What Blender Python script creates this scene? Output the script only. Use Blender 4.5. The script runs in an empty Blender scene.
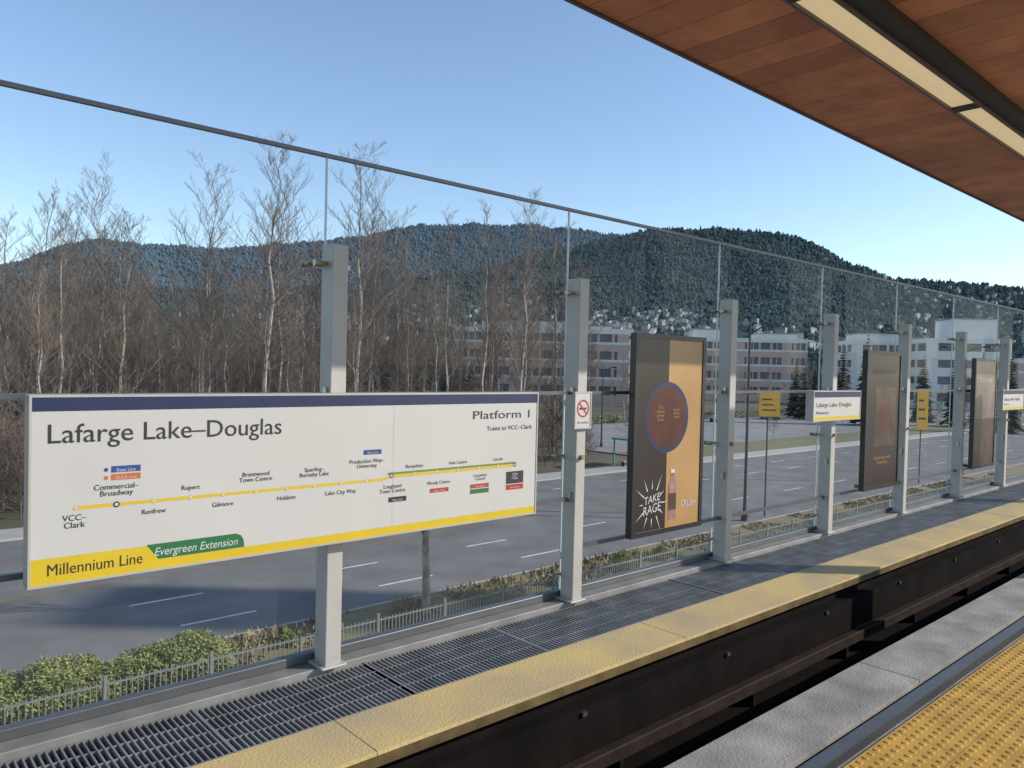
import bpy, bmesh, math, random
from mathutils import Vector, Matrix, noise
random.seed(7)
S=bpy.context.scene
R=math.radians
TH=R(48.06); CT=math.cos(TH); ST=math.sin(TH)
EYE=1.78; GZ=-7.0

# ---------------------------------------------------------------- materials
def mat(name,col,rough=.6,metal=0,var=.15,scale=6,col2=None,bump=0,bscale=40,emit=None,estr=0,island=0,detail=6,spec=.5):
    m=bpy.data.materials.new(name); m.use_nodes=True
    nt=m.node_tree; b=nt.nodes['Principled BSDF']
    b.inputs['Roughness'].default_value=rough; b.inputs['Metallic'].default_value=metal
    b.inputs['Specular IOR Level'].default_value=spec
    geo=nt.nodes.new('ShaderNodeNewGeometry')
    n=nt.nodes.new('ShaderNodeTexNoise'); n.inputs['Scale'].default_value=scale; n.inputs['Detail'].default_value=detail
    nt.links.new(geo.outputs['Position'],n.inputs['Vector'])
    r=nt.nodes.new('ShaderNodeValToRGB'); r.color_ramp.elements[0].position=.3; r.color_ramp.elements[1].position=.7
    c2=col2 if col2 else tuple(c*(1-var) for c in col)
    r.color_ramp.elements[0].color=(*c2,1); r.color_ramp.elements[1].color=(*col,1)
    nt.links.new(n.outputs['Fac'],r.inputs['Fac'])
    out=r.outputs['Color']
    if island:
        h=nt.nodes.new('ShaderNodeMapRange'); h.inputs['To Min'].default_value=1-island; h.inputs['To Max'].default_value=1+island
        nt.links.new(geo.outputs['Random Per Island'],h.inputs['Value'])
        mx=nt.nodes.new('ShaderNodeVectorMath'); mx.operation='SCALE'
        nt.links.new(out,mx.inputs[0]); nt.links.new(h.outputs['Result'],mx.inputs['Scale']); out=mx.outputs[0]
    nt.links.new(out,b.inputs['Base Color'])
    if bump:
        n2=nt.nodes.new('ShaderNodeTexNoise'); n2.inputs['Scale'].default_value=bscale; n2.inputs['Detail'].default_value=8
        nt.links.new(geo.outputs['Position'],n2.inputs['Vector'])
        bp=nt.nodes.new('ShaderNodeBump'); bp.inputs['Strength'].default_value=bump; bp.inputs['Distance'].default_value=.02
        nt.links.new(n2.outputs['Fac'],bp.inputs['Height']); nt.links.new(bp.outputs['Normal'],b.inputs['Normal'])
    if emit:
        b.inputs['Emission Color'].default_value=(*emit,1); b.inputs['Emission Strength'].default_value=estr
    return m

def glassmat(name,tint=(.96,.972,.972),haze=.018,refl=.15):
    m=bpy.data.materials.new(name); m.use_nodes=True
    nt=m.node_tree; nt.nodes.clear()
    o=nt.nodes.new('ShaderNodeOutputMaterial'); t=nt.nodes.new('ShaderNodeBsdfTransparent'); t.inputs[0].default_value=(*tint,1)
    g=nt.nodes.new('ShaderNodeBsdfGlossy'); g.inputs['Roughness'].default_value=.02
    d=nt.nodes.new('ShaderNodeBsdfDiffuse'); d.inputs[0].default_value=(.75,.78,.8,1)
    f=nt.nodes.new('ShaderNodeFresnel'); f.inputs[0].default_value=1.45
    fm=nt.nodes.new('ShaderNodeMath'); fm.operation='MULTIPLY'; fm.inputs[1].default_value=refl; nt.links.new(f.outputs[0],fm.inputs[0])
    n=nt.nodes.new('ShaderNodeTexNoise'); n.inputs['Scale'].default_value=1.3; n.inputs['Detail'].default_value=8
    geo=nt.nodes.new('ShaderNodeNewGeometry'); nt.links.new(geo.outputs['Position'],n.inputs['Vector'])
    mr=nt.nodes.new('ShaderNodeMapRange'); mr.inputs['To Min'].default_value=haze*.4; mr.inputs['To Max'].default_value=haze*1.6
    nt.links.new(n.outputs['Fac'],mr.inputs['Value'])
    m1=nt.nodes.new('ShaderNodeMixShader'); m2=nt.nodes.new('ShaderNodeMixShader')
    nt.links.new(mr.outputs[0],m1.inputs[0]); nt.links.new(t.outputs[0],m1.inputs[1]); nt.links.new(d.outputs[0],m1.inputs[2])
    nt.links.new(fm.outputs[0],m2.inputs[0]); nt.links.new(m1.outputs[0],m2.inputs[1]); nt.links.new(g.outputs[0],m2.inputs[2])
    nt.links.new(m2.outputs[0],o.inputs[0])
    return m

M=dict(
 post=mat('painted_steel',(.42,.40,.37),.5,.1,.15,3,bump=.05),
 rail=mat('dark_rail',(.12,.125,.13),.4,.5),
 cap=mat('cap_rail',(.18,.19,.22),.4,.4),
 steel=mat('stainless',(.5,.48,.44),.3,.9),
 brass=mat('clamp_bronze',(.36,.30,.20),.35,.7),
 glass=glassmat('screen_glass'),
 edge=mat('glass_edge',(.60,.66,.66),.3),
 conc=mat('concrete',(.33,.305,.275),.8,0,.5,3.5,bump=.35,bscale=60,detail=14),
 concd=mat('concrete_dark',(.05,.045,.04),.9,0,.4,2,bump=.3),
 sill=mat('sill_metal',(.25,.245,.235),.6,.2,.35,5),
 grate=mat('galvanised_grating',(.30,.30,.30),.5,.3,.4,5),
 void=mat('dark_void',(.014,.014,.014),.9,spec=.1),
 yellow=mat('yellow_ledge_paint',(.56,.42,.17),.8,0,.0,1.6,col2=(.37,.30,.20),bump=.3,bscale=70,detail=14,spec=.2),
 yside=mat('yellow_ledge_shade_joint',(.16,.11,.05),.9,0,.5,6,spec=.1),  # ledge yellow with the front face's shade in the colour; joints use it too
 tact=mat('tactile_yellow',(.56,.32,.06),.7,0,.35,6,spec=.3,detail=12),
 black=mat('black_frame',(.02,.02,.022),.35),
 track=mat('track_shade_dark',(.013,.011,.010),.95,0,.5,3,bump=.3,spec=.05),  # near-black, so the shade in the trench is part of the colour
 rust=mat('rusty_brown',(.034,.022,.018),.9,0,.5,6,bump=.3,spec=.1),
 railtop=mat('rail_steel',(.10,.085,.08),.5,.5),
 white=mat('sign_white',(.49,.475,.455),.5,0,.07,1.5,detail=10),
 navy=mat('sign_navy',(.012,.02,.075),.4),
 ink=mat('sign_ink',(.022,.022,.026),.5),
 sy=mat('sign_yellow',(.58,.405,.015),.45,0,.08),
 sg=mat('sign_green',(.02,.13,.045),.45,0,.05),
 sgd=mat('sign_olive',(.14,.22,.03),.45),
 sb=mat('sign_blue',(.02,.06,.22),.45),
 sr=mat('sign_red',(.38,.035,.03),.45),
 so=mat('sign_orange',(.48,.12,.03),.45),
 sw=mat('print_white',(.55,.55,.55),.5),
 yr=mat('amber_board',(.62,.34,.03),.5,0,.05),
 wood=mat('cedar_boards',(.72,.28,.125),.45,0,.0,4.0,col2=(.50,.18,.08),island=.20),
 fascia=mat('fascia',(.16,.11,.10),.5),
 beam=mat('dark_beam',(.035,.03,.027),.5),
 lampm=mat('lamp_diffuser',(.7,.6,.42),.4,emit=(1,.76,.42),estr=.42),
 asphalt=mat('asphalt',(.205,.198,.19),.9,0,.3,.45,bump=.2,bscale=20,detail=14,spec=.2),
 lot=mat('light_asphalt',(.27,.26,.25),.9,0,.25,.3,bump=.2,bscale=20,spec=.2),
 walk=mat('sidewalk',(.38,.37,.34),.9,0,.15,1),
 paint=mat('road_paint',(.70,.70,.68),.8,0,.35,5),
 grass=mat('winter_grass',(.23,.19,.085),.95,0,0,1.2,col2=(.17,.12,.06),bump=.6,bscale=8),
 lawn=mat('lawn',(.14,.15,.06),.95,0,0,.3,col2=(.17,.13,.07),bump=.6,bscale=8),
 ground=mat('ground_earth',(.12,.10,.062),.95,0,0,.15,col2=(.06,.06,.038)),
 bark=mat('pale_bark',(.42,.365,.31),.85,0,0,3,col2=(.18,.15,.125)),
 twig=mat('twigs',(.22,.168,.135),.9,0,.4,.2),
 brush=mat('brush_twigs',(.16,.115,.085),.9,0,.5,.25),
 leaf=mat('hedge_leaf',(.23,.24,.07),.7,0,0,2.5,col2=(.09,.12,.03),island=.5),
 dry=mat('dry_grass',(.30,.23,.12),.9,0,0,2,col2=(.15,.13,.06),island=.4),
 fir=mat('fir_needles',(.045,.060,.036),.9,0,0,.3,col2=(.024,.036,.026),island=.3),
 fence=mat('fence_metal',(.22,.24,.24),.5,.3),
 brick=mat('pink_brick',(.58,.42,.35),.85,0,.12,.5),
 bwhite=mat('pale_panel',(.74,.72,.68),.7,0,.1,.3),
 win=mat('window_glass',(.14,.16,.18),.2,0,.5,.5),
 roof=mat('roofing',(.3,.3,.3),.9),
 hroof=mat('house_roof',(.17,.155,.15),.9,island=.3),
 hwall=mat('house_wall',(.46,.45,.44),.9,island=.35),
 hillA=mat('hazed_near_hill_forest',(.070,.100,.100),1,0,0,.012,col2=(.044,.070,.080),detail=12,spec=0),  # forest green shifted to blue; distance haze is in the colour
 hillT=mat('hazed_hill_trees',(.092,.122,.118),1,0,0,.006,col2=(.056,.084,.092),detail=8,island=.28,spec=0),  # tree colour lightened and blued as painted haze
 hillB=mat('hazed_far_hill_forest',(.105,.150,.180),1,0,0,.009,col2=(.078,.120,.155),detail=15,spec=0),  # stronger blue shift stands in for haze over the far ridge
 hillBT=mat('hazed_far_hill_trees',(.125,.175,.205),1,0,0,.003,col2=(.092,.138,.175),detail=8,island=.15,spec=0),  # far trees carry the same haze in their base colour
 orange=mat('poster_orange',(.46,.27,.11),.3,0,.3,1.5),
 pdark=mat('poster_dark',(.030,.020,.02),.3,0,.3,2),
 pred=mat('poster_maroon',(.09,.025,.02),.3,0,.4,6),
 pbrown=mat('poster_brown',(.10,.065,.045),.3,0,.7,5),
 ppale=mat('poster_pale',(.22,.17,.16),.3,0,.5,4),
 bottle=mat('poster_bottle',(.36,.20,.18),.3,0,.5,9),
 tealg=mat('shelter_green',(.05,.22,.20),.4),
 pole=mat('lamp_pole',(.06,.065,.07),.5,.4),
 carwhite=mat('car_white',(.6,.6,.6),.25), cardark=mat('car_grey',(.08,.09,.1),.25),
 tyre=mat('tyre',(.02,.02,.02),.9),
)

# ---------------------------------------------------------------- mesh helpers
def link(o,parent=None):
    S.collection.objects.link(o)
    if parent: o.parent=parent
    return o
def empty(name,loc=(0,0,0)):
    e=bpy.data.objects.new(name,None); e.location=loc; e.empty_display_size=.2
    return link(e)
class MB:
    def __init__(s): s.v=[]; s.f=[]; s.mi=[]; s.m=[]
    def mid(s,m):
        if m not in s.m: s.m.append(m)
        return s.m.index(m)
    def box(s,x0,x1,y0,y1,z0,z1,m,T=None):
        i=len(s.v); P=[(x0,y0,z0),(x1,y0,z0),(x1,y1,z0),(x0,y1,z0),(x0,y0,z1),(x1,y0,z1),(x1,y1,z1),(x0,y1,z1)]
        if T is not None: P=[tuple(T@Vector(p)) for p in P]
        s.v+=P
        for q in ((0,3,2,1),(4,5,6,7),(0,1,5,4),(1,2,6,5),(2,3,7,6),(3,0,4,7)):
            s.f.append(tuple(i+k for k in q)); s.mi.append(s.mid(m))
    def poly(s,pts,m):
        i=len(s.v); s.v+=[tuple(p) for p in pts]; s.f.append(tuple(range(i,i+len(pts)))); s.mi.append(s.mid(m))
    def tube(s,pts,rad,n,m,capend=True):
        base=len(s.v); k=len(pts)
        pts=[Vector(p) for p in pts]
        for j,p in enumerate(pts):
            d=(pts[min(j+1,k-1)]-pts[max(j-1,0)])
            if d.length<1e-9: d=Vector((0,0,1))
            d.normalize()
            if abs(d.z)<.99:
                a=Vector((0,0,1)).cross(d).normalized(); b=d.cross(a)
            else:
                a=Vector((1,0,0)); b=d.cross(a).normalized(); a=b.cross(d)
            r=rad[j] if isinstance(rad,(list,tuple)) else rad
            for q in range(n):
                t=2*math.pi*q/n; s.v.append(tuple(p+a*(r*math.cos(t))+b*(r*math.sin(t))))
        mi=s.mid(m)
        for j in range(k-1):
            for q in range(n):
                s.f.append((base+j*n+q,base+j*n+(q+1)%n,base+(j+1)*n+(q+1)%n,base+(j+1)*n+q)); s.mi.append(mi)
        if capend:
            s.f.append(tuple(base+(k-1)*n+q for q in range(n))); s.mi.append(mi)
            s.f.append(tuple(base+n-1-q for q in range(n))); s.mi.append(mi)
    def mesh(s,name,smooth=False):
        me=bpy.data.meshes.new(name); me.from_pydata(s.v,[],s.f)
        for m in s.m: me.materials.append(M[m])
        me.polygons.foreach_set('material_index',s.mi)
        if smooth: me.polygons.foreach_set('use_smooth',[True]*len(s.f))
        me.update(); return me
    def obj(s,name,parent=None,bevel=0,smooth=False):
        o=link(bpy.data.objects.new(name,s.mesh(name,smooth)),parent)
        if bevel:
            b=o.modifiers.new('bevel','BEVEL'); b.width=bevel; b.segments=2; b.limit_method='ANGLE'
        return o
def disc(mb,cx,y,cz,r,m,n=28,r0=0):
    if r0==0: mb.poly([(cx+r*math.cos(2*math.pi*k/n),y,cz+r*math.sin(2*math.pi*k/n)) for k in range(n)],m)
    else:
        for k in range(n):
            a=2*math.pi*k/n;b=2*math.pi*(k+1)/n
            mb.poly([(cx+r0*math.cos(a),y,cz+r0*math.sin(a)),(cx+r*math.cos(a),y,cz+r*math.sin(a)),(cx+r*math.cos(b),y,cz+r*math.sin(b)),(cx+r0*math.cos(b),y,cz+r0*math.sin(b))],m)
def rect(mb,x0,x1,z0,z1,y,m): mb.poly([(x0,y,z0),(x1,y,z0),(x1,y,z1),(x0,y,z1)],m)
def text(body,x,y,z,cap,m,parent,align='LEFT',width=None,name='lettering',rot=0,italic=0):
    c=bpy.data.curves.new(name,'FONT'); c.body=body; c.size=cap/.69; c.align_x=align; c.resolution_u=3; c.shear=italic
    c.space_line=.85
    c.materials.append(M[m])
    o=link(bpy.data.objects.new(name,c),parent); o.location=(x,y,z); o.rotation_euler=(R(90),rot,0)
    if width:
        bpy.context.view_layer.update()
        if o.dimensions.x>0: o.scale=(width/o.dimensions.x,1,1)
    return o
def at(az,d,z=0):
    """ground position at bearing az (deg, clockwise) from the viewing axis and distance d"""
    a=TH-R(az); return Vector((d*math.cos(a),d*math.sin(a),z))

# ---------------------------------------------------------------- camera / light / sky
cam=bpy.data.cameras.new('camera'); co=link(bpy.data.objects.new('camera',cam)); S.camera=co
cam.sensor_width=36; cam.lens=27; cam.clip_end=20000; cam.clip_start=.05
F=Vector((CT*math.cos(R(-1.27)),ST*math.cos(R(-1.27)),math.sin(R(-1.27))))
q=F.to_track_quat('-Z','Y').to_matrix().to_4x4()
co.matrix_world=Matrix.Translation((0,0,EYE))@q@Matrix.Rotation(R(1.4),4,'Z')

EL=R(27); AZ=(.743,-.669)
sun=bpy.data.lights.new('sun','SUN'); sun.energy=4.9; sun.angle=R(.5); sun.color=(1,.93,.83)
so=link(bpy.data.objects.new('sun',sun)); 
sd=Vector((AZ[0]*math.cos(EL),AZ[1]*math.cos(EL),math.sin(EL))); so.rotation_euler=sd.to_track_quat('Z','Y').to_euler()
w=bpy.data.worlds.new('World'); S.world=w; w.use_nodes=True; nt=w.node_tree
sk=nt.nodes.new('ShaderNodeTexSky'); sk.sky_type='NISHITA'; sk.sun_disc=False; sk.sun_elevation=EL
sk.sun_rotation=math.atan2(AZ[0],AZ[1]); sk.air_density=1.0; sk.dust_density=.25; sk.ozone_density=2.0
hs=nt.nodes.new('ShaderNodeHueSaturation'); hs.inputs['Saturation'].default_value=1.0; hs.inputs['Value'].default_value=1.4
bg=nt.nodes['Background']; nt.links.new(sk.outputs[0],hs.inputs['Color']); nt.links.new(hs.outputs[0],bg.inputs[0]); bg.inputs[1].default_value=.15
S.view_settings.view_transform='Standard'; S.view_settings.look='None'; S.view_settings.exposure=0

# ---------------------------------------------------------------- far ledge + trench + platform
X0,X1=-6,60
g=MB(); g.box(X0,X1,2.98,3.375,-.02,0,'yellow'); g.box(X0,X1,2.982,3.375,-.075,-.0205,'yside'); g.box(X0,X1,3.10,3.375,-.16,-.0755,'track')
o=g.obj('yellow_walkway_edge')
g=MB()
x=X0+.7
while x<X1:
    g.box(x,x+.004,2.9795,3.38,-.02,.0008,'yside'); x+=2.4
g.obj('ledge_joints',o)
g=MB()
g.box(X0,X1,3.38,4.0,-.5,-.10,'void')  # near-black block standing in for the shaded hollow under the grating
gr=MB()
x=X0
while x<32:
    gr.box(x,x+.008,3.395,3.93,-.035,-.003,'grate'); x+=.030
for k in range(5):
    y=3.39+k*.133; gr.box(X0,X1,y,y+.006,-.038,-.005,'grate')
x=X0+.4
while x<X1:
    gr.box(x,x+.012,3.39,3.94,-.05,.0,'grate'); x+=1.0
gg=gr.obj('walkway_grating')
g.obj('grating_shade_block',gg)
g=MB(); g.box(X0,X1,3.94,4.16,-.6,.035,'sill'); g.box(X0,X1,4.05,4.11,.035,.09,'rail'); g.obj('wall_sill',bevel=.006)
g=MB()
g.box(X0,X1,3.12,3.38,-.95,-.162,'track'); g.box(X0,X1,3.38,4.12,-1.6,-.6,'conc')
g.box(X0,X1,-6,3.12,-1.6,-.95,'track')
gw=g.obj('guideway')
g=MB()
g.box(X0,X1,3.02,3.118,-.50,-.22,'track'); g.box(X0,X1,2.94,3.018,-.58,-.505,'rust'); g.box(X0,X1,2.94,2.952,-.504,-.498,'railtop')
g.box(X0,X1,2.90,3.118,-.90,-.70,'track')
x=X0+.2
while x<X1:
    g.box(x,x+.035,3.0,3.019,-.26,-.235,'railtop'); g.box(x+.3,x+.34,2.96,3.1,-.70,-.581,'track'); x+=1.52
g.box(X0,X1,2.60,2.63,-.95,-.75,'rust'); g.box(X0,X1,2.58,2.65,-.75,-.72,'railtop')
g.box(X0,X1,2.38,2.40,-.95,-.80,'rust'); g.box(X0,X1,2.25,2.37,-.95,-.86,'track')
g.obj('power_rails',gw)
# platform
g=MB()
g.box(X0,X1,1.70,2.05,-.22,0,'conc'); g.box(X0,X1,1.665,1.70,-.22,-.03,'void'); g.box(X0,X1,1.60,1.665,-.22,-.003,'rail'); g.box(X0,X1,1.56,1.60,-.22,-.014,'concd')
g.box(X0,X1,-6,1.56,-.22,-.012,'conc')
g.box(X0,X1,2.051,2.075,-.12,-.02,'black'); g.box(X0,X1,-6,1.5,-.94,-.221,'concd')
x=X0
while x<X1: g.box(x,x+.006,1.699,2.052,-.02,.0010,'concd'); x+=3.6
pf=g.obj('platform')
g=MB(); 
x=1.0
while x<26:
    for k in range(2):
        g.box(x+.002,x+.298,.93+.3*k+.002,.93+.3*k+.298,-.012,.004,'tact')
    x+=.3
x=1.03
while x<12:
    for k in range(10):
        y=.96+k*.06; r0,r1,a,b=.018,.011,.004,.009
        i=len(g.v); n=8
        for q_ in range(n): t=q_*math.pi/4; g.v.append((x+r0*math.cos(t),y+r0*math.sin(t),a))
        for q_ in range(n): t=q_*math.pi/4; g.v.append((x+r1*math.cos(t),y+r1*math.sin(t),b))
        mi=g.mid('tact')
        for q_ in range(n): g.f.append((i+q_,i+(q_+1)%n,i+n+(q_+1)%n,i+n+q_)); g.mi.append(mi)
        g.f.append(tuple(i+n+q_ for q_ in range(n))); g.mi.append(mi)
    x+=.06
g.obj('tactile_strip')
for k in range(5):  # out-of-view columns, added for their shadows and spaced to miss the signs
    g=MB(); cx=3.5+6.3*k
    g.box(cx-.11,cx+.11,.47,.69,-.012,3.9,'post'); g.box(cx-.2,cx+.2,.38,.78,-.012,.03,'steel')
    g.obj('offscreen_column',bevel=.01)

# ---------------------------------------------------------------- glass screen wall
wall=empty('glass_screen_wall')
PX=[.15-2.03*k for k in (2,1)]+[.15+2.03*k for k in range(0,26)]
g=MB()
for x in PX:
    g.box(x-.05,x+.05,3.90,4.03,.035,2.45,'post')
    g.box(x-.08,x+.08,3.88,4.06,.036,.05,'post')
g.obj('posts',wall,bevel=.006)
g=MB()
for x in PX:
    for z in (2.34,1.12,.22):
        g.tube([(x-.13,4.05,z),(x+.13,4.05,z)],.009,8,'brass')
        for s_ in (-1,1):
            g.tube([(x+s_*.12,4.03,z),(x+s_*.12,4.078,z)],.018,12,'brass')
            g.tube([(x+s_*.12,4.093,z),(x+s_*.12,4.105,z)],.018,12,'brass')
    g.tube([(x-.10,3.965,2.34),(x-.051,3.965,2.34)],.013,10,'brass'); g.tube([(x-.13,3.965,2.34),(x-.10,3.965,2.34)],.02,12,'brass')
    g.tube([(x,3.87,1.12),(x,3.9,1.12)],.018,12,'brass')
    for z in (1.58,.80): g.box(x-.075,x-.05,3.93,3.955,z,z+.06,'steel')
g.obj('glass_clamps',wall)
for a,b in zip(PX[:-1],PX[1:]):
    g=MB(); rect(g,a+.005,b-.005,.09,2.972,4.086,'glass'); g.obj('glass_pane',wall)
g=MB()
for x in PX: g.box(x-.004,x+.004,4.079,4.093,.09,2.972,'edge')
g.box(PX[0],PX[-1],4.074,4.100,2.972,2.994,'cap')
for i,(a,b) in enumerate(zip(PX[:-1],PX[1:])):
    g.box(a+.05,b-.05,3.955,3.985,1.585,1.61,'rail')
    zl=.80 if a<3 else .43
    g.box(a+.05,b-.05,3.955,3.985,zl-.014,zl+.014,'rail')
g.obj('rails',wall)

# ---------------------------------------------------------------- station sign
def signbox(name,x0,x1,z0,z1,yf,th,m='white',frame='post'):
    e=empty(name,(0,0,0)); g=MB(); g.box(x0,x1,yf,yf+th,z0,z1,m); g.obj('panel',e)
    g=MB(); f=.010
    g.box(x0-f,x1+f,yf-.004,yf+th+.004,z1,z1+f,frame); g.box(x0-f,x1+f,yf-.004,yf+th+.004,z0-f,z0,frame)
    g.box(x0-f,x0,yf-.004,yf+th+.004,z0,z1,frame); g.box(x1,x1+f,yf-.004,yf+th+.004,z0,z1,frame)
    g.obj('frame',e); return e
sx0,sx1,sz0,sz1,sy=.665,3.65,.785,1.60,3.80
e=signbox('station_route_sign',sx0,sx1,sz0,sz1,sy,.09)
L=sx1-sx0; H=sz1-sz0
U=lambda u:sx0+u*L
V=lambda v:sz1-v*H
g=MB(); A1,A2,A3,A4=sy-.0006,sy-.0010,sy-.0014,sy-.0018
rect(g,sx0,sx1,V(.075),sz1,A1,'navy')
rect(g,sx0,sx1,sz0,V(.945),A1,'sy')
rect(g,sx0,U(.158),sz0,V(.86),A2,'sy')
pts=[(U(.158),V(.945)),(U(.315),V(.945)),(U(.3135),V(.90)),(U(.309),V(.87)),(U(.30),V(.855)),(U(.158),V(.855))]
g.poly([(a,A2,b) for a,b in pts],'sg')
g.poly([(U(.158),A3,V(.945)),(U(.175),A3,V(.945)),(U(.158),A3,V(.86))],'sy')
LV=.603; LH=.019
rect(g,U(.058),U(.590),V(LV+LH/2),V(LV-LH/2),A1,'sy')
g.poly([(U(.590),A1,V(LV+LH/2)),(U(.609),A1,V(.597+LH/2-.01)),(U(.609),A1,V(.597-LH/2-.01)),(U(.590),A1,V(LV-LH/2))],'sy')
rect(g,U(.609),U(.938),V(.587+LH/2),V(.587-LH/2),A1,'sy')
rect(g,U(.600),U(.938),V(.568+.006),V(.568-.010),A2,'sgd')
ST_=[.058,.113,.1674,.2238,.277,.3337,.39,.4435,.498,.553,.609,.663,.720,.774,.831,.885,.935]
for i,u in enumerate(ST_):
    v=LV if i<10 else .582
    big=i in(1,10,16)
    disc(g,U(u),A3,V(v),.014 if big else .011,'ink' if big else 'sy')
    disc(g,U(u),A4,V(v),.008 if big else .0075,'white')
def tag(u0,u1,v0,v1,m): rect(g,U(u0),U(u1),V(v1),V(v0),A2,m)
tag(.105,.147,.387,.423,'sb'); tag(.105,.147,.432,.466,'so')
tag(.545,.585,.385,.418,'sb')
tag(.603,.645,.737,.773,'ink')
tag(.702,.750,.707,.738,'sr'); tag(.808,.860,.707,.740,'sr'); tag(.808,.860,.747,.782,'sg')
tag(.910,.962,.635,.735,'ink'); tag(.910,.962,.742,.785,'sr')
disc(g,U(.098),A2,V(.405),.009,'sb'); disc(g,U(.098),A2,V(.45),.009,'so')
rect(g,U(.612)-.001,U(.612)+.001,V(.94),V(.08),A1,'post')
g.obj('route_diagram',e)
T=lambda s,u,v,cap,m='ink',al='CENTER',wd=None,it=0: text(s,U(u),sy-.0022,V(v),cap,m,e,al,wd,'lettering',0,it)
T('Lafarge Lake–Douglas',.0177,.245,.083,al='LEFT',wd=.358*L)
T('Platform 1',.985,.195,.052,al='RIGHT',wd=.165*L); T('Trains to VCC–Clark',.985,.29,.028,al='RIGHT',wd=.135*L)
T('Millennium Line',.02,.955,.050,al='LEFT',wd=.130*L); T('Evergreen Extension',.168,.925,.038,'sw',al='LEFT',wd=.134*L,it=.25)
c=.022
T('VCC–\nClark',.056,.67,c+.004)
T('Commercial–\nBroadway',.113,.515,c+.002)
for u,s in ((.1674,'Renfrew'),(.277,'Gilmore'),(.39,'Holdom'),(.498,'Lake City Way')): T(s,u,.675,c)
T('Rupert',.2238,.555,c); T('Brentwood\nTown Centre',.3337,.505,c); T('Sperling–\nBurnaby Lake',.4435,.505,c); T('Production Way–\nUniversity',.553,.475,c)
T('Lougheed\nTown Centre',.612,.67,c); T('Burquitlam',.663,.535,c*.9); T('Moody Centre',.724,.675,c*.9); T('Inlet Centre',.774,.535,c*.9)
T('Coquitlam\nCentral',.835,.65,c*.85); T('Lincoln',.885,.535,c*.9); T('Lafarge\nLake–\nDouglas',.936,.662,.012,'sw')
T('Expo Line',.126,.418,.014,'sw'); T('W.C.E. Line',.126,.461,.013,'sw'); T('Expo Line',.565,.411,.012,'sw'); T('Expo Line',.624,.766,.012,'sw'); T('West Coast',.726,.732,.012,'sw');T('You are here',.936,.773,.011,'sw')
T('West Coast',.834,.732,.011,'sw')

for x0 in (7.6,13.75,19.9):
    e=signbox('station_name_sign',x0,x0+1.08,1.30,1.60,3.80,.08)
    g=MB(); rect(g,x0,x0+1.08,1.54,1.60,3.799,'navy'); rect(g,x0,x0+1.08,1.30,1.335,3.799,'sy'); g.obj('bands',e)
    text('Lafarge Lake–Douglas',x0+.05,3.798,1.44,.045,'ink',e,'LEFT',.8); text('Millennium Line',x0+.05,3.798,1.365,.03,'ink',e,'LEFT')
e=signbox('no_smoking_sign',4.11,4.27,1.345,1.60,3.87,.02)
g=MB(); cx,cz=4.19,1.485
disc(g,cx,3.869,cz,.066,'sr',32,.052)
rect(g,cx-.04,cx+.025,cz-.008,cz+.008,3.8686,'ink'); rect(g,cx+.028,cx+.042,cz-.008,cz+.008,3.8686,'so')
g.poly([(cx-.043,3.868,cz+.035),(cx-.035,3.868,cz+.043),(cx+.043,3.868,cz-.035),(cx+.035,3.868,cz-.043)][::-1],'sr')
g.obj('prohibition_symbol',e)
text('No smoking',cx,3.8685,1.375,.016,'ink',e,'CENTER')

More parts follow.
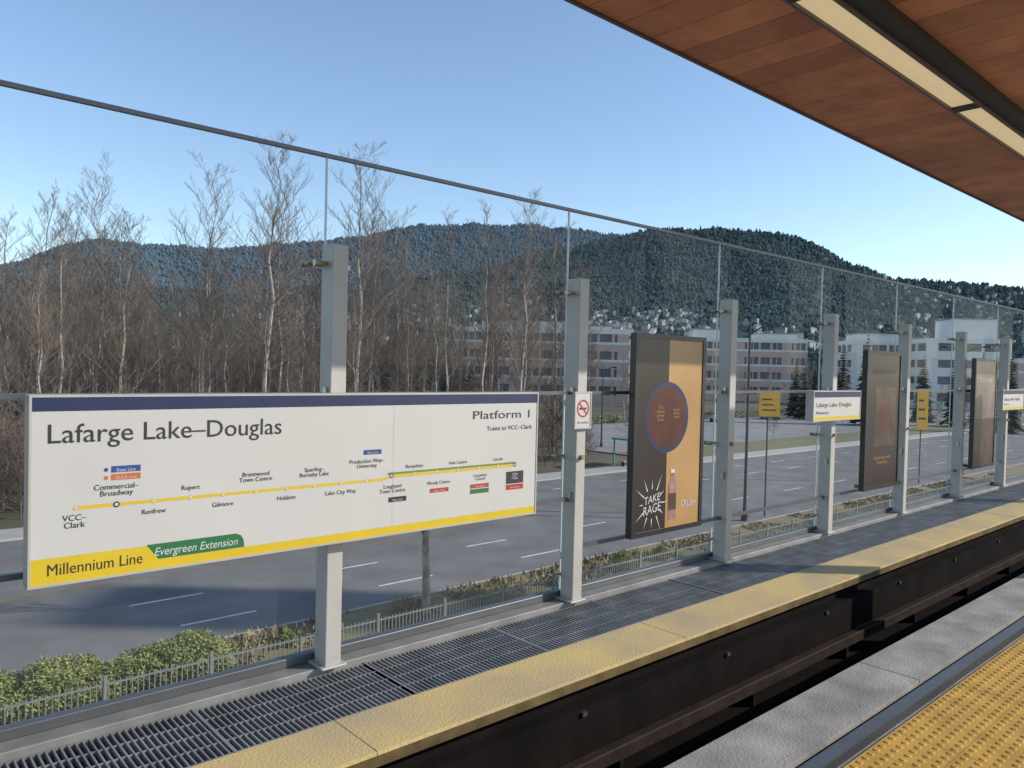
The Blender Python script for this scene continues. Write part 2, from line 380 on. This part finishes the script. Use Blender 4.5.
# ad panels
def ad(x0,x1,z0,z1,kind):
    e=empty('advertising_panel'); g=MB(); y=3.78; dp=.06
    g.box(x0+.002,x1-.002,y+.01,y+dp-.002,z0+.002,z1-.002,'black'); f=.04
    g.box(x0,x0+f,y,y+dp,z0,z1,'black'); g.box(x1-f,x1,y,y+dp,z0,z1,'black')
    g.box(x0+f,x1-f,y,y+dp,z1-f,z1,'black'); g.box(x0+f,x1-f,y,y+dp,z0,z0+f,'black')
    for a_ in (x0+.15,x1-.2): 
        g.box(a_,a_+.05,y+dp,3.954,z1-.5,z1-.46,'rail'); g.box(a_,a_+.05,y+dp,3.954,z0+.01,z0+.05,'rail')
    g.obj('case',e)
    g=MB(); a,b,c_,d=x0+f,x1-f,z0+f,z1-f; yy=y+.008; W=b-a; Hh=d-c_
    if kind==0:
        xm=a+W*.46
        rect(g,a,xm,c_,d,yy,'pdark'); rect(g,xm,b,c_,d,yy,'orange')
        cx=a+W*.45; cz=c_+Hh*.59
        disc(g,cx,yy-.0006,cz,W*.335,'navy',40); disc(g,cx,yy-.0012,cz,W*.295,'pred',40)
        bx=a+W*.56; bw=W*.062; z_=c_+Hh*.04
        pr=[(bw,0),(bw,.22),(bw*.8,.25),(bw*.45,.28),(bw*.45,.31),(bw*.55,.312),(bw*.55,.335)]
        g.poly([(bx-p,yy-.0018,z_+q_*Hh*.8) for p,q_ in pr]+[(bx+p,yy-.0018,z_+q_*Hh*.8) for p,q_ in pr[::-1]],'bottle')
        rect(g,bx-bw,bx+bw,z_+.05*Hh,z_+.14*Hh,yy-.0024,'pbrown'); rect(g,bx-bw*.5,bx+bw*.5,z_+.25*Hh,z_+.27*Hh,yy-.0024,'sw')
        bc=(a+W*.25,c_+Hh*.14)
        for k in range(0,24,2):
            t=2*math.pi*k/24; r_=W*.14; rr=W*.24*(1+.2*math.sin(k*5.1))
            g.poly([(bc[0]+r_*math.cos(t-.05),yy-.002,bc[1]+r_*math.sin(t-.05)),(bc[0]+r_*math.cos(t+.05),yy-.002,bc[1]+r_*math.sin(t+.05)),(bc[0]+rr*math.cos(t),yy-.002,bc[1]+rr*math.sin(t)*1.1)],'sw')
        g.obj('poster',e)
        text('TAKE',bc[0],yy-.003,bc[1]+.01,.06,'sw',e,'CENTER',W*.24,'lettering',R(-8),.2); text('RAGE',bc[0],yy-.003,bc[1]-.075,.07,'sw',e,'CENTER',W*.27,'lettering',R(-8),.2)
        text('The\nsilence\ngrows\nquick',cx-.09,yy-.003,cz+.07,.026,'orange',e,'CENTER'); text('flavour\nclassic\nspeed',cx+.12,yy-.003,cz+.05,.024,'orange',e,'CENTER')
        text('CRUSH',a+W*.82,yy-.003,c_+Hh*.1,.05,'sw',e,'CENTER',W*.24); 
    elif kind==1:
        rect(g,a,b,c_,d,yy,'pdark'); rect(g,a+W*.25,b-W*.1,c_+Hh*.3,c_+Hh*.75,yy-.001,'pbrown'); 
        disc(g,a+W*.55,yy-.0015,c_+Hh*.52,W*.2,'pred',30)
        g.obj('poster',e)
        text('NOW OPEN',a+W*.5,yy-.003,c_+Hh*.85,.05,'pbrown',e,'CENTER',W*.7); text('downtown\nmarket',a+W*.5,yy-.003,c_+Hh*.2,.045,'orange',e,'CENTER',W*.5)
    else:
        rect(g,a,b,c_,d,yy,'pbrown'); rect(g,a,b,c_+Hh*.45,d,yy-.001,'ppale'); g.obj('poster',e)
        text('STUDY HERE',a+W*.5,yy-.003,c_+Hh*.8,.06,'sw',e,'CENTER',W*.6)
ad(4.68,5.62,.46,2.07,0); ad(8.80,9.76,.46,2.07,1); ad(12.40,13.36,.46,2.07,2); ad(16.4,17.37,.46,2.07,1)

# ---------------------------------------------------------------- canopy
can=empty('station_canopy')
g=MB(); x=-3.0
while x<45:
    g.box(x,x+.294,1.1,3.09,3.88,3.90,'wood'); x+=.30
g.obj('soffit_boards',can)
g=MB(); g.box(-3,45,1.1,3.09,3.903,4.0,'beam'); g.box(-3,45,3.092,3.115,3.865,4.02,'fascia'); g.obj('roof_deck',can)
g=MB(); g.box(-3,45,1.86,1.975,3.82,3.879,'beam'); g.box(-3,45,1.975,1.985,3.79,3.879,'fascia'); g.box(-3,45,2.165,2.185,3.80,3.879,'fascia'); g.obj('light_channel',can)
x=6.4-2.5*4
while x<44:
    g=MB(); g.box(x+.03,x+2.44,1.987,2.163,3.82,3.875,'lampm'); g.box(x+2.44,x+2.53,1.986,2.164,3.80,3.875,'beam'); g.obj('luminaire',can); x+=2.5

# ---------------------------------------------------------------- ground, road
def sheet(name,x0,x1,y0,y1,z,m):
    g=MB(); g.poly([(x0,y0,z),(x1,y0,z),(x1,y1,z),(x0,y1,z)],m); return g.obj(name)
sheet('ground',-9000,9000,-9000,9000,GZ-.15,'ground')
sheet('road',-200,420,23.95,43,GZ-.10,'asphalt')
sheet('grass_verge',-200,420,12,23.8,GZ,'grass')
g=MB(); g.box(-200,420,23.8,23.95,GZ-.15,GZ+.01,'walk'); g.box(-200,420,43,43.15,GZ-.15,GZ+.01,'walk'); g.obj('kerb')
sheet('sidewalk',-200,420,43.15,45.5,GZ,'walk')
sheet('service_road',-200,420,4.2,12,GZ,'lot')
sheet('lawn',62,420,45.5,53,GZ-.04,'lawn')
sheet('parking_lot',62,330,53,82,GZ-.05,'lot')
g=MB()
for yl,ph in ((26.1,8.9),(29.3,8.2),(36.2,6.0),(39.6,9.0)):
    x=ph-7.7*20
    while x<250: g.poly([(x,yl-.07,GZ-.096),(x+2.6,yl-.07,GZ-.096),(x+2.6,yl+.07,GZ-.096),(x,yl+.07,GZ-.096)],'paint'); x+=7.7
for yl in (32.6,32.9): g.poly([(-200,yl-.05,GZ-.096),(420,yl-.05,GZ-.096),(420,yl+.05,GZ-.096),(-200,yl+.05,GZ-.096)],'dry')
x=64
while x<200:
    g.poly([(x,60,GZ-.046),(x+.12,60,GZ-.046),(x+.12,65,GZ-.046),(x,65,GZ-.046)],'paint'); x+=2.7
g.obj('road_markings')

# fence
g=MB(); fy=19.7; x=-10
while x<70:
    g.box(x-.012,x+.012,fy-.012,fy+.012,GZ-.2,GZ+1.12,'fence'); x+=.13
x=-10
while x<70:
    g.box(x-.04,x+.04,fy-.04,fy+.04,GZ-.2,GZ+1.25,'fence'); x+=2.5
g.box(-10,70,fy-.018,fy+.018,GZ+.10,GZ+.14,'fence'); g.box(-10,70,fy-.018,fy+.018,GZ+1.02,GZ+1.06,'fence')
g.obj('metal_fence')

def leaves(mb,c,rad,n,size,m,shell=.55):
    for _ in range(n):
        d=Vector((random.gauss(0,1),random.gauss(0,1),random.gauss(0,1))).normalized(); r=shell+(1-shell)*random.random()
        r*=1+.25*noise.noise(Vector(c)*3+d*2.2)
        p=Vector((c[0]+d.x*rad[0]*r,c[1]+d.y*rad[1]*r,c[2]+d.z*rad[2]*r))
        a=Vector((random.gauss(0,1),random.gauss(0,1),random.gauss(0,1))).normalized(); b=a.orthogonal().normalized(); s_=size*random.uniform(.6,1.3)
        mb.poly([p-a*s_,p+b*s_*.5,p+a*s_,p-b*s_*.5],m)
def shrub(name,blobs,n,size,m):
    g=MB()
    for c,rad in blobs: leaves(g,c,rad,int(n*rad[0]*rad[1]*2),size,m)
    return g.obj(name)
bl=[]
x=-3
while x<8.0:
    y=random.uniform(21.1,21.6); r=random.uniform(.5,.85)
    bl.append(((x,y,GZ+r*.55),(r,r,r*.72))); 
    if random.random()<.8: bl.append(((x+random.uniform(-.3,.3),y+1.0,GZ+r*.5),(r,r,r*.75)))
    x+=r*.75
shrub('hedge',bl,2600,.05,'leaf')
for (x,y,r) in ((9.9,20.3,.25),(26,21.4,.5),(29,21.6,.4),(22.5,21.2,.3)):
    shrub('shrub',[((x,y,GZ+r*.8+(.7 if r<.28 else 0)),(r,r,r))],9000,.035,'leaf')
g=MB()
for _ in range(16000):
    x=random.uniform(4,75); y=random.uniform(19.9,23.7); 
    if noise.noise(Vector((x*.5,y*.5,0)))<-.12: continue
    h=random.uniform(.06,.3)*(1 if x<32 else .5); a=random.uniform(0,6.28); s_=random.uniform(.03,.09)
    g.poly([(x-s_*math.cos(a),y-s_*math.sin(a),GZ),(x+s_*math.cos(a),y+s_*math.sin(a),GZ),(x+random.gauss(0,.08),y+random.gauss(0,.08),GZ+h)],'dry')
g.obj('verge_grass_tufts')

# ---------------------------------------------------------------- bare trees
def bare_tree(seed,h,r0,crown=.3,spread=.28,nb=26,up=.9,bark='bark',l3=5):
    rnd=random.Random(seed); g=MB()
    pts=[];rad=[]; n=9; lean=Vector((rnd.gauss(0,.03),rnd.gauss(0,.03),0))
    for i in range(n+1):
        t=i/n; pts.append(Vector((lean.x*h*t+rnd.gauss(0,.012)*h*t,lean.y*h*t+rnd.gauss(0,.012)*h*t,h*t))); rad.append(r0*(1-t)**.8+.012)
    g.tube(pts,rad,6,bark)
    def onT(t):
        f=t*n; i=min(int(f),n-1); return pts[i].lerp(pts[i+1],f-i)
    def br(p,d,L_,r,lev):
        k=4 if lev==1 else 3; q=[p]; cur=p.copy(); dd=d.copy()
        for i in range(k):
            dd=(dd+Vector((rnd.gauss(0,.13),rnd.gauss(0,.13),rnd.gauss(.08,.10)))).normalized(); cur=cur+dd*(L_/k); q.append(cur.copy())
        g.tube(q,[r*(1-i/k)+.006 for i in range(k+1)],4 if lev==1 else 3,bark if (lev==1 and r>.05) else 'twig',False)
        if lev<3:
            m_=8 if lev==1 else l3
            for j in range(m_):
                t=.2+.75*(j+rnd.random())/m_; i=min(int(t*k),k-1); pp=q[i].lerp(q[i+1],t*k-i)
                a=rnd.uniform(0,6.28); side=Vector((math.cos(a),math.sin(a),rnd.uniform(.1,.6)))
                nd=(dd*.9+side*.75).normalized(); br(pp,nd,L_*(.5 if lev==1 else .55)*(1.1-t*.5)*rnd.uniform(.7,1.2),r*.42,lev+1)
    for j in range(nb):
        t=crown+(1-crown)*(j+rnd.random())/nb; t=min(t,.98); a=j*2.4+rnd.uniform(-.5,.5)
        L_=h*spread*(1.05-((t-crown)/(1-crown))*.75)*rnd.uniform(.6,1.2)
        d=Vector((math.cos(a),math.sin(a),up*rnd.uniform(.6,1.3))).normalized()
        br(onT(t),d,L_,r0*.34*(1.1-t),1)
    return g.mesh('bare_tree_mesh')
TM=[bare_tree(11,24,.17,.35,.24,32,1.3),bare_tree(12,22,.15,.4,.22,32,1.5),bare_tree(13,25,.19,.3,.26,34,1.1),bare_tree(14,19,.13,.35,.24,28,1.3),bare_tree(15,21,.14,.45,.21,28,1.5),bare_tree(16,16,.11,.25,.28,26,1.1)]
BR=[bare_tree(21,5.5,.05,.03,.5,26,.9,'brush',3),bare_tree(22,4.5,.04,.03,.6,26,.7,'brush',3)]
def inst(name,me,x,y,z,sc,parent=None):
    o=link(bpy.data.objects.new(name,me),parent); o.location=(x,y,z); o.rotation_euler=(0,0,random.uniform(0,6.28)); o.scale=(sc*random.uniform(.95,1.2),sc*random.uniform(.95,1.2),sc); return o
random.seed(31)
for i in range(96):
    x=-4+i*.68+random.uniform(-.8,.8); y=random.uniform(50,67)
    tall=random.random()<.42
    inst('bare_tree',random.choice(TM),x,y,GZ-.15,random.uniform(.76,1.02) if tall else random.uniform(.48,.74))
wood=empty('woodland')
for i in range(300):
    x=random.uniform(-25,82); y=random.uniform(66,112)
    if x>40+ (y-60)*.3: continue
    inst('woodland_tree',random.choice(TM),x,y,GZ-.15,random.uniform(.45,.80),wood)
th=empty('brush_thicket')
for i in range(250):
    x=random.uniform(-14,56); y=random.uniform(48,62)
    inst('brush_clump',random.choice(BR),x,y,GZ-.15,random.uniform(.5,1.3),th)
inst('young_street_tree',bare_tree(31,7.6,.13,.35,.3,16,1.1),15.8,21.8,GZ,1)

# ---------------------------------------------------------------- conifers
def conifer(seed,h,w):
    rnd=random.Random(seed); g=MB(); g.tube([(0,0,0),(0,0,h*.5),(0,0,h)],[h*.018,h*.01,.02],5,'twig')
    lv=26
    for k in range(lv):
        t=.08+.9*k/lv; z=h*t; rr=w*(1-t)**.85+.12; n=9
        for j in range(n):
            a=j*6.283/n+rnd.uniform(-.35,.35)+k; r_=rr*rnd.uniform(.65,1.15); dz=-r_*rnd.uniform(.15,.5)
            tip=Vector((math.cos(a)*r_,math.sin(a)*r_,z+dz)); s_=r_*.34
            mid=tip*.55; mid.z=z+dz*.35; sd_=Vector((-math.sin(a),math.cos(a),0))
            c0=Vector((0,0,z+.25*rr*.4))
            g.poly([c0,mid+sd_*s_-Vector((0,0,.2*s_)),tip],'fir'); g.poly([c0,tip,mid-sd_*s_-Vector((0,0,.2*s_))],'fir')
            t2=mid+sd_*s_*1.5+Vector((0,0,-.5*s_)); g.poly([mid*.6+Vector((0,0,z*.4)),t2,tip*.85+Vector((0,0,z*.15))],'fir')
    return g.mesh('fir_mesh')
CM=[conifer(1,20,4.0),conifer(2,24,4.4),conifer(3,17,3.8)]
random.seed(5)
fb=empty('evergreen_woods')
for i in range(190):
    az=random.uniform(-40,-3); d=random.uniform(118,190); p=at(az,d)
    if p.y<98: continue
    inst('fir',random.choice(CM),p.x,p.y,GZ-.15,random.uniform(.45,.78),fb)

# ---------------------------------------------------------------- hills
def interp(tab,a):
    if a<=tab[0][0]: return tab[0][1]
    for (a0,e0),(a1,e1) in zip(tab[:-1],tab[1:]):
        if a<=a1:
            t=(a-a0)/(a1-a0); t=t*t*(3-2*t)*.5+t*.5; return e0+(e1-e0)*t
    return tab[-1][1]
FR=[(-60,3.5),(-33.7,4.2),(-18.8,4.9),(-9.8,6.0),(-4.6,6.8),(.6,7.8),(3.6,8.7),(6.5,9.5),(10.2,10.4),(13.75,10.3),(16.5,9.9),(19.2,9.8),(20.9,9.0),(23.75,7.3),(26.2,6.3),(29.7,6.0),(33.7,5.6),(45,5),(60,4)]
BK=[(-60,5),(-33.7,5.7),(-28.2,7.4),(-22.1,7.6),(-15.4,8.8),(-11.9,9.3),(-6.8,9.9),(-2.4,10.3),(1.3,10.35),(4.3,10.2),(8,9.9),(14,8),(20,7),(40,5),(60,4)]
def hillz(tab,r0,r1,az,t):
    r=r0+(r1-r0)*t; gt=t*t*.35+t*.65 if t<1 else 1
    zr=r*math.tan(R(interp(tab,az)))
    return r,(GZ-1)*(1-gt)+zr*gt**1.15
def ter(tab,r0,r1,az,t,amp,sc):
    if t<=1: r,z=hillz(tab,r0,r1,az,t)
    else: r=r0+(r1-r0)*t; z=hillz(tab,r0,r1,az,1)[1]*(1-(t-1)*3)
    p=at(az,r); k=min(1,t*3)
    z+=k*amp*(noise.fractal(Vector((p.x*sc,p.y*sc,1.7)),1.0,2.0,6))+k*amp*.25*noise.noise(Vector((p.x*sc*9,p.y*sc*9,3)))
    return p.x,p.y,z
def hill(name,tab,r0,r1,na,nr,m,amp,sc):
    g=MB()
    for j in range(nr+6):
        for i in range(na+1): g.v.append(ter(tab,r0,r1,-55+110*i/na,j/nr,amp,sc))
    mi=g.mid(m)
    for j in range(nr+5):
        for i in range(na):
            a=j*(na+1)+i; g.f.append((a,a+1,a+na+2,a+na+1)); g.mi.append(mi)
    return g.obj(name,smooth=True)
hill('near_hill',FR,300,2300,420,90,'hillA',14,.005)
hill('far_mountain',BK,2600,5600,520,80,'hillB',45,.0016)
def forest(name,tab,r0,r1,amp,sc,n,a0_,a1_,tmin,hmin,hmax,m,clear):
    g=MB(); mi=g.mid(m)
    for _ in range(n):
        az=random.uniform(a0_,a1_); t=math.sqrt(random.uniform(tmin,1.03))
        if t<.5 and clear and noise.noise(Vector((az*.35,t*9,0)))>.10: continue
        x,y,z=ter(tab,r0,r1,az,t,amp,sc)
        h=random.uniform(hmin,hmax)*(.75 if t<.4 else 1); w_=h*random.uniform(.26,.44); i=len(g.v); a0=random.uniform(0,1.5)
        for q_ in range(5): a=a0+q_*1.2566; g.v.append((x+w_*math.cos(a),y+w_*math.sin(a),z-2+h*.1*random.random()))
        if random.random()<.6:
            for q_ in range(5): a=a0+.5+q_*1.2566; g.v.append((x+w_*1.1*math.cos(a),y+w_*1.1*math.sin(a),z+h*.38))
            g.v.append((x,y,z+h*.72))
            for q_ in range(5):
                g.f.append((i+q_,i+(q_+1)%5,i+5+(q_+1)%5,i+5+q_)); g.f.append((i+5+q_,i+5+(q_+1)%5,i+10)); g.mi+= [mi,mi]
        else:
            g.v.append((x,y,z+h))
            for q_ in range(5): g.f.append((i+q_,i+(q_+1)%5,i+5)); g.mi.append(mi)
    g.obj(name)
random.seed(77)
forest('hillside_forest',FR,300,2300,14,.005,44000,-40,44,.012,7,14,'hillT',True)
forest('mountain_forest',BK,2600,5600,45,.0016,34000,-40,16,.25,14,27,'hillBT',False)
g=MB(); random.seed(9)
def house(g,p,z,s_):
    a=random.uniform(0,3.14); T=Matrix.Translation((p[0],p[1],z))@Matrix.Rotation(a,4,'Z'); w_=random.uniform(8,14)*s_;d_=random.uniform(6,8)*s_;h_=random.uniform(4,6)*s_
    g.box(-w_/2,w_/2,-d_/2,d_/2,-5,h_,'hwall',T)
    for k in range(3): g.box(-w_*.35+k*w_*.3,-w_*.2+k*w_*.3,-d_/2-.1,-d_/2+.05,h_*.45,h_*.75,'win',T)
    P=[T@Vector(q_) for q_ in ((-w_/2-.4,-d_/2-.5,h_),(w_/2+.4,-d_/2-.5,h_),(w_/2+.4,d_/2+.5,h_),(-w_/2-.4,d_/2+.5,h_),(-w_/2,0,h_+d_*.35),(w_/2,0,h_+d_*.35))]
    for f in ((0,1,5,4),(2,3,4,5)): g.poly([P[k]+Vector((0,0,.05)) for k in f],'hroof')
    for f in ((1,2,5),(3,0,4)): g.poly([P[k]+Vector((0,0,.05)) for k in f],'hwall')
for (n,a0,a1,t0,t1) in ((200,-16,3,.42,.74),(100,4,14,.40,.58),(240,25,42,.42,1.0),(80,14,25,.32,.48),(60,-30,-14,.5,.8)):
    for _ in range(n):
        az=random.uniform(a0,a1); t=random.uniform(t0,t1)
        p=ter(FR,300,2300,az,t,14,.005); house(g,p,p[2]+4,random.uniform(.75,1.05))
g.obj('hillside_houses')
ft=empty('distant_tree_belt'); random.seed(3)
for i in range(420):
    az=random.uniform(-12,44); t=random.uniform(0.0,.22); x,y,z=ter(FR,300,2300,az,t,14,.005)
    if random.random()<.6: inst('belt_fir',random.choice(CM),x,y,z-1,random.uniform(.5,.85),ft)
    else: inst('belt_tree',random.choice(TM),x,y,z-1,random.uniform(.5,.8),ft)
for (az,d,sc) in ((20.3,165,.62),(20.9,160,.5),(24.8,150,.85),(28.2,170,.8),(30,160,.6),(12.2,185,.5),(33,150,.7),(9.5,190,.55),(23.3,190,.7),(31.5,180,.75)):
    p=at(az,d); inst('fir_tree',CM[int(d)%3],p.x,p.y,GZ-.15,sc)
for i in range(44):
    az=random.uniform(7,34); p=at(az,random.uniform(130,195)); inst('bare_tree',random.choice(TM[3:]),p.x,p.y,GZ-.15,random.uniform(.3,.6))

# ---------------------------------------------------------------- buildings
def building(name,az,d,w,dep,st,fh,yaw,wallm,bay=4,pent=None,top='bwhite',loc=None,rz=None):
    p=at(az,d,GZ-.15); e=empty(name,loc or p); e.rotation_euler=(0,0,TH-R(90)+R(yaw) if rz is None else rz)
    h=st*fh
    g=MB(); g.box(-w/2+.5,w/2-.5,.5,dep-.5,0,h-.2,'win'); g.obj('windows',e)
    g=MB()
    for k in range(st+1):
        z=k*fh; z1=z+fh*.50 if k<st else z+1.3
        mm=wallm if k<st else top
        for (a,b,c_,dd) in ((-w/2,w/2,0,.6),(-w/2,w/2,dep-.6,dep),(-w/2,-w/2+.6,.6,dep-.6),(w/2-.6,w/2,.6,dep-.6)):
            g.box(a,b,c_,dd,z,z1,mm)
            if k<st and k>0: g.box(a-.05,b+.05,c_-.05,dd+.05,z1-.5,z1+.12,top)
    g.obj('floor_bands',e)
    g=MB()
    n=int(w/bay)
    for i in range(n+1):
        x=-w/2+(w-.7)*i/n
        ww=.8 if i%4 else 3.0
        x_=min(x,w/2-ww)
        g.box(x_+.02,x_+ww-.02,.05,.55,.0,h,wallm)
        if i%2 and x_+ww*.5+bay*.45+.2<w/2-.6: g.box(x_+ww*.5+bay*.45,x_+ww*.5+bay*.45+.15,.3,.5,0,h,'bwhite')
    for i in range(int(dep/bay)+1):
        y=.1+(dep-1)*i/max(1,int(dep/bay))
        g.box(w/2-.55,w/2-.04,y,y+.8,0,h,wallm); g.box(-w/2+.04,-w/2+.55,y,y+.8,0,h,wallm)
    g.obj('piers',e)
    g=MB(); g.box(-w/2+.6,w/2-.6,.6,dep-.6,h-.2,h+.2,'roof')
    for (a,b,hh) in (pent or []):
        g.box(a*w,b*w,dep*.25,dep*.75,h+.2,h+hh,'bwhite'); g.box(a*w-.3,b*w+.3,dep*.25-.3,dep*.75+.3,h+hh,h+hh+.3,'roof')
    g.obj('roof',e)
    return e
building('college_building',2.0,200,46,22,4,4.5,-6,'brick',3.6,[(-.35,.15,3.2),(.25,.4,2.2)])
building('college_annex_building',8.2,215,8,20,4,4.0,-8,'bwhite',3.6)
building('campus_building',17.0,250,36,22,4,4.6,-6,'brick',3.6,[(-.45,-.1,4),(.1,.45,3)])
building('white_hall_building',26.0,250,20,25,4,4.5,-6,'bwhite',5,[(-.3,.3,3.5)])
building('theatre_building',30.7,245,22,22,4,4.6,-6,'bwhite',6,[(-.1,.45,7.0)])
building('side_building',35.8,250,24,20,3,4.4,-6,'brick',5)

# ---------------------------------------------------------------- street furniture
def lamp(x,y,h):
    g=MB(); g.tube([(x,y,GZ-.1),(x,y,GZ+1),(x,y,GZ+h)],[.13,.1,.06],10,'pole'); g.tube([(x,y,GZ-.1),(x,y,GZ+.4)],.2,10,'pole')
    for s_ in (-1,1):
        g.tube([(x,y,GZ+h-.5),(x,y+s_*.8,GZ+h-.1),(x,y+s_*1.5,GZ+h)],[.05,.045,.04],8,'pole')
        ya,yb=sorted((y+s_*1.45,y+s_*2.1)); g.box(x-.16,x+.16,ya,yb,GZ+h-.06,GZ+h+.09,'pole')
    g.obj('street_lamp')
lamp(41.2,24.7,11.6); lamp(78,24.7,11.6); lamp(110,44,11); lamp(66,58,9)
def board(x,y,w,h,z,m,name):
    e=empty(name); g=MB(); g.tube([(x,y+.09,GZ-.1),(x,y+.09,z+h)],.05,8,'pole'); g.obj('pole',e)
    g=MB(); T=Matrix.Translation((x,y,z))@Matrix.Rotation(R(-35),4,'Z'); g.box(-w/2,w/2,-.03,.03,0,h,m,T); g.obj('board',e)
    g=MB()
    for k in range(3): g.box(-w*.36,w*(.3-.1*k),-.036,-.031,h*(.25+.22*k),h*(.30+.22*k),'ink',T)
    g.obj('legend',e)
board(43.5,24.6,1.35,1.5,-.9,'yr','yellow_road_sign'); board(68,24.6,1.0,3.4,-2.6,'yr','yellow_banner_sign')
e=empty('bus_shelter',(56,44.4,GZ)); g=MB()
g.box(-3,3,-1,1,2.5,2.62,'tealg'); 
for a in (-2.8,2.8,0):
    for b in (-.8,.8): g.box(a-.05,a+.05,b-.05,b+.05,0,2.5,'tealg')
g.box(-2,2,.3,.7,.42,.48,'wood'); g.box(-1.9,-1.8,.35,.65,0,.42,'pole'); g.box(1.8,1.9,.35,.65,0,.42,'pole'); g.obj('frame',e)
g=MB(); rect(g,-2.7,2.7,.3,2.4,.79,'glass'); g.obj('glazing',e)
def car(x,y,rot,m):
    e=empty('parked_car',(x,y,GZ-.05)); e.rotation_euler=(0,0,rot)
    prof=[(-2.2,.35),(-2.2,.85),(-2.0,.98),(-1.5,1.0),(-.95,1.42),(.55,1.45),(1.15,1.0),(2.0,.88),(2.2,.7),(2.2,.35)]
    g=MB(); n=len(prof)
    for s_ in (-1,1):
        P=[(a,s_*(.85 if b<1.05 else .68),b) for a,b in prof]; g.poly(P if s_<0 else P[::-1],m)
    for k in range(n):
        a,b=prof[k],prof[(k+1)%n]; wa=.85 if a[1]<1.05 else .68; wb=.85 if b[1]<1.05 else .68
        mm='win' if k in (3,5) else m
        g.poly([(a[0],wa,a[1]),(b[0],wb,b[1]),(b[0],-wb,b[1]),(a[0],-wa,a[1])],mm)
    for s_ in (-1,1): g.poly([(-1.35,s_*.81,1.03),(-.9,s_*.70,1.38),(.5,s_*.70,1.40),(.95,s_*.81,1.03)],'win')
    g.obj('body',e)
    g=MB()
    for a in (-1.35,1.35):
        for s_ in (-1,1): g.tube([(a,s_*.68,.33),(a,s_*.88,.33)],.33,14,'tyre')
    g.obj('wheels',e)
for x,m in ((97.2,'cardark'),(118,'carwhite'),(135,'cardark')): car(x,76,R(90),m)
random.seed(12)
for i in range(16):
    x=60+i*9+random.uniform(-2,2); y=random.uniform(46.3,50)
    if i%3==0: inst('bare_tree',TM[5],x,y,GZ-.1,random.uniform(.32,.42))
g=MB()
for i in range(120):
    x=random.uniform(62,200); leaves(g,(x,random.uniform(83,86),GZ+.5),(1.2,.9,random.uniform(.6,1.1)),60,.22,'leaf')
g.obj('lot_hedge')

# unseen slim slab, added only to cast the shadow band across the road
building('shadow_caster_slab',0,1,16,4.8,16,3.34,0,'bwhite',3.5,loc=(91.0,-48.35,GZ),rz=R(-42))
print('done',len(bpy.data.objects))
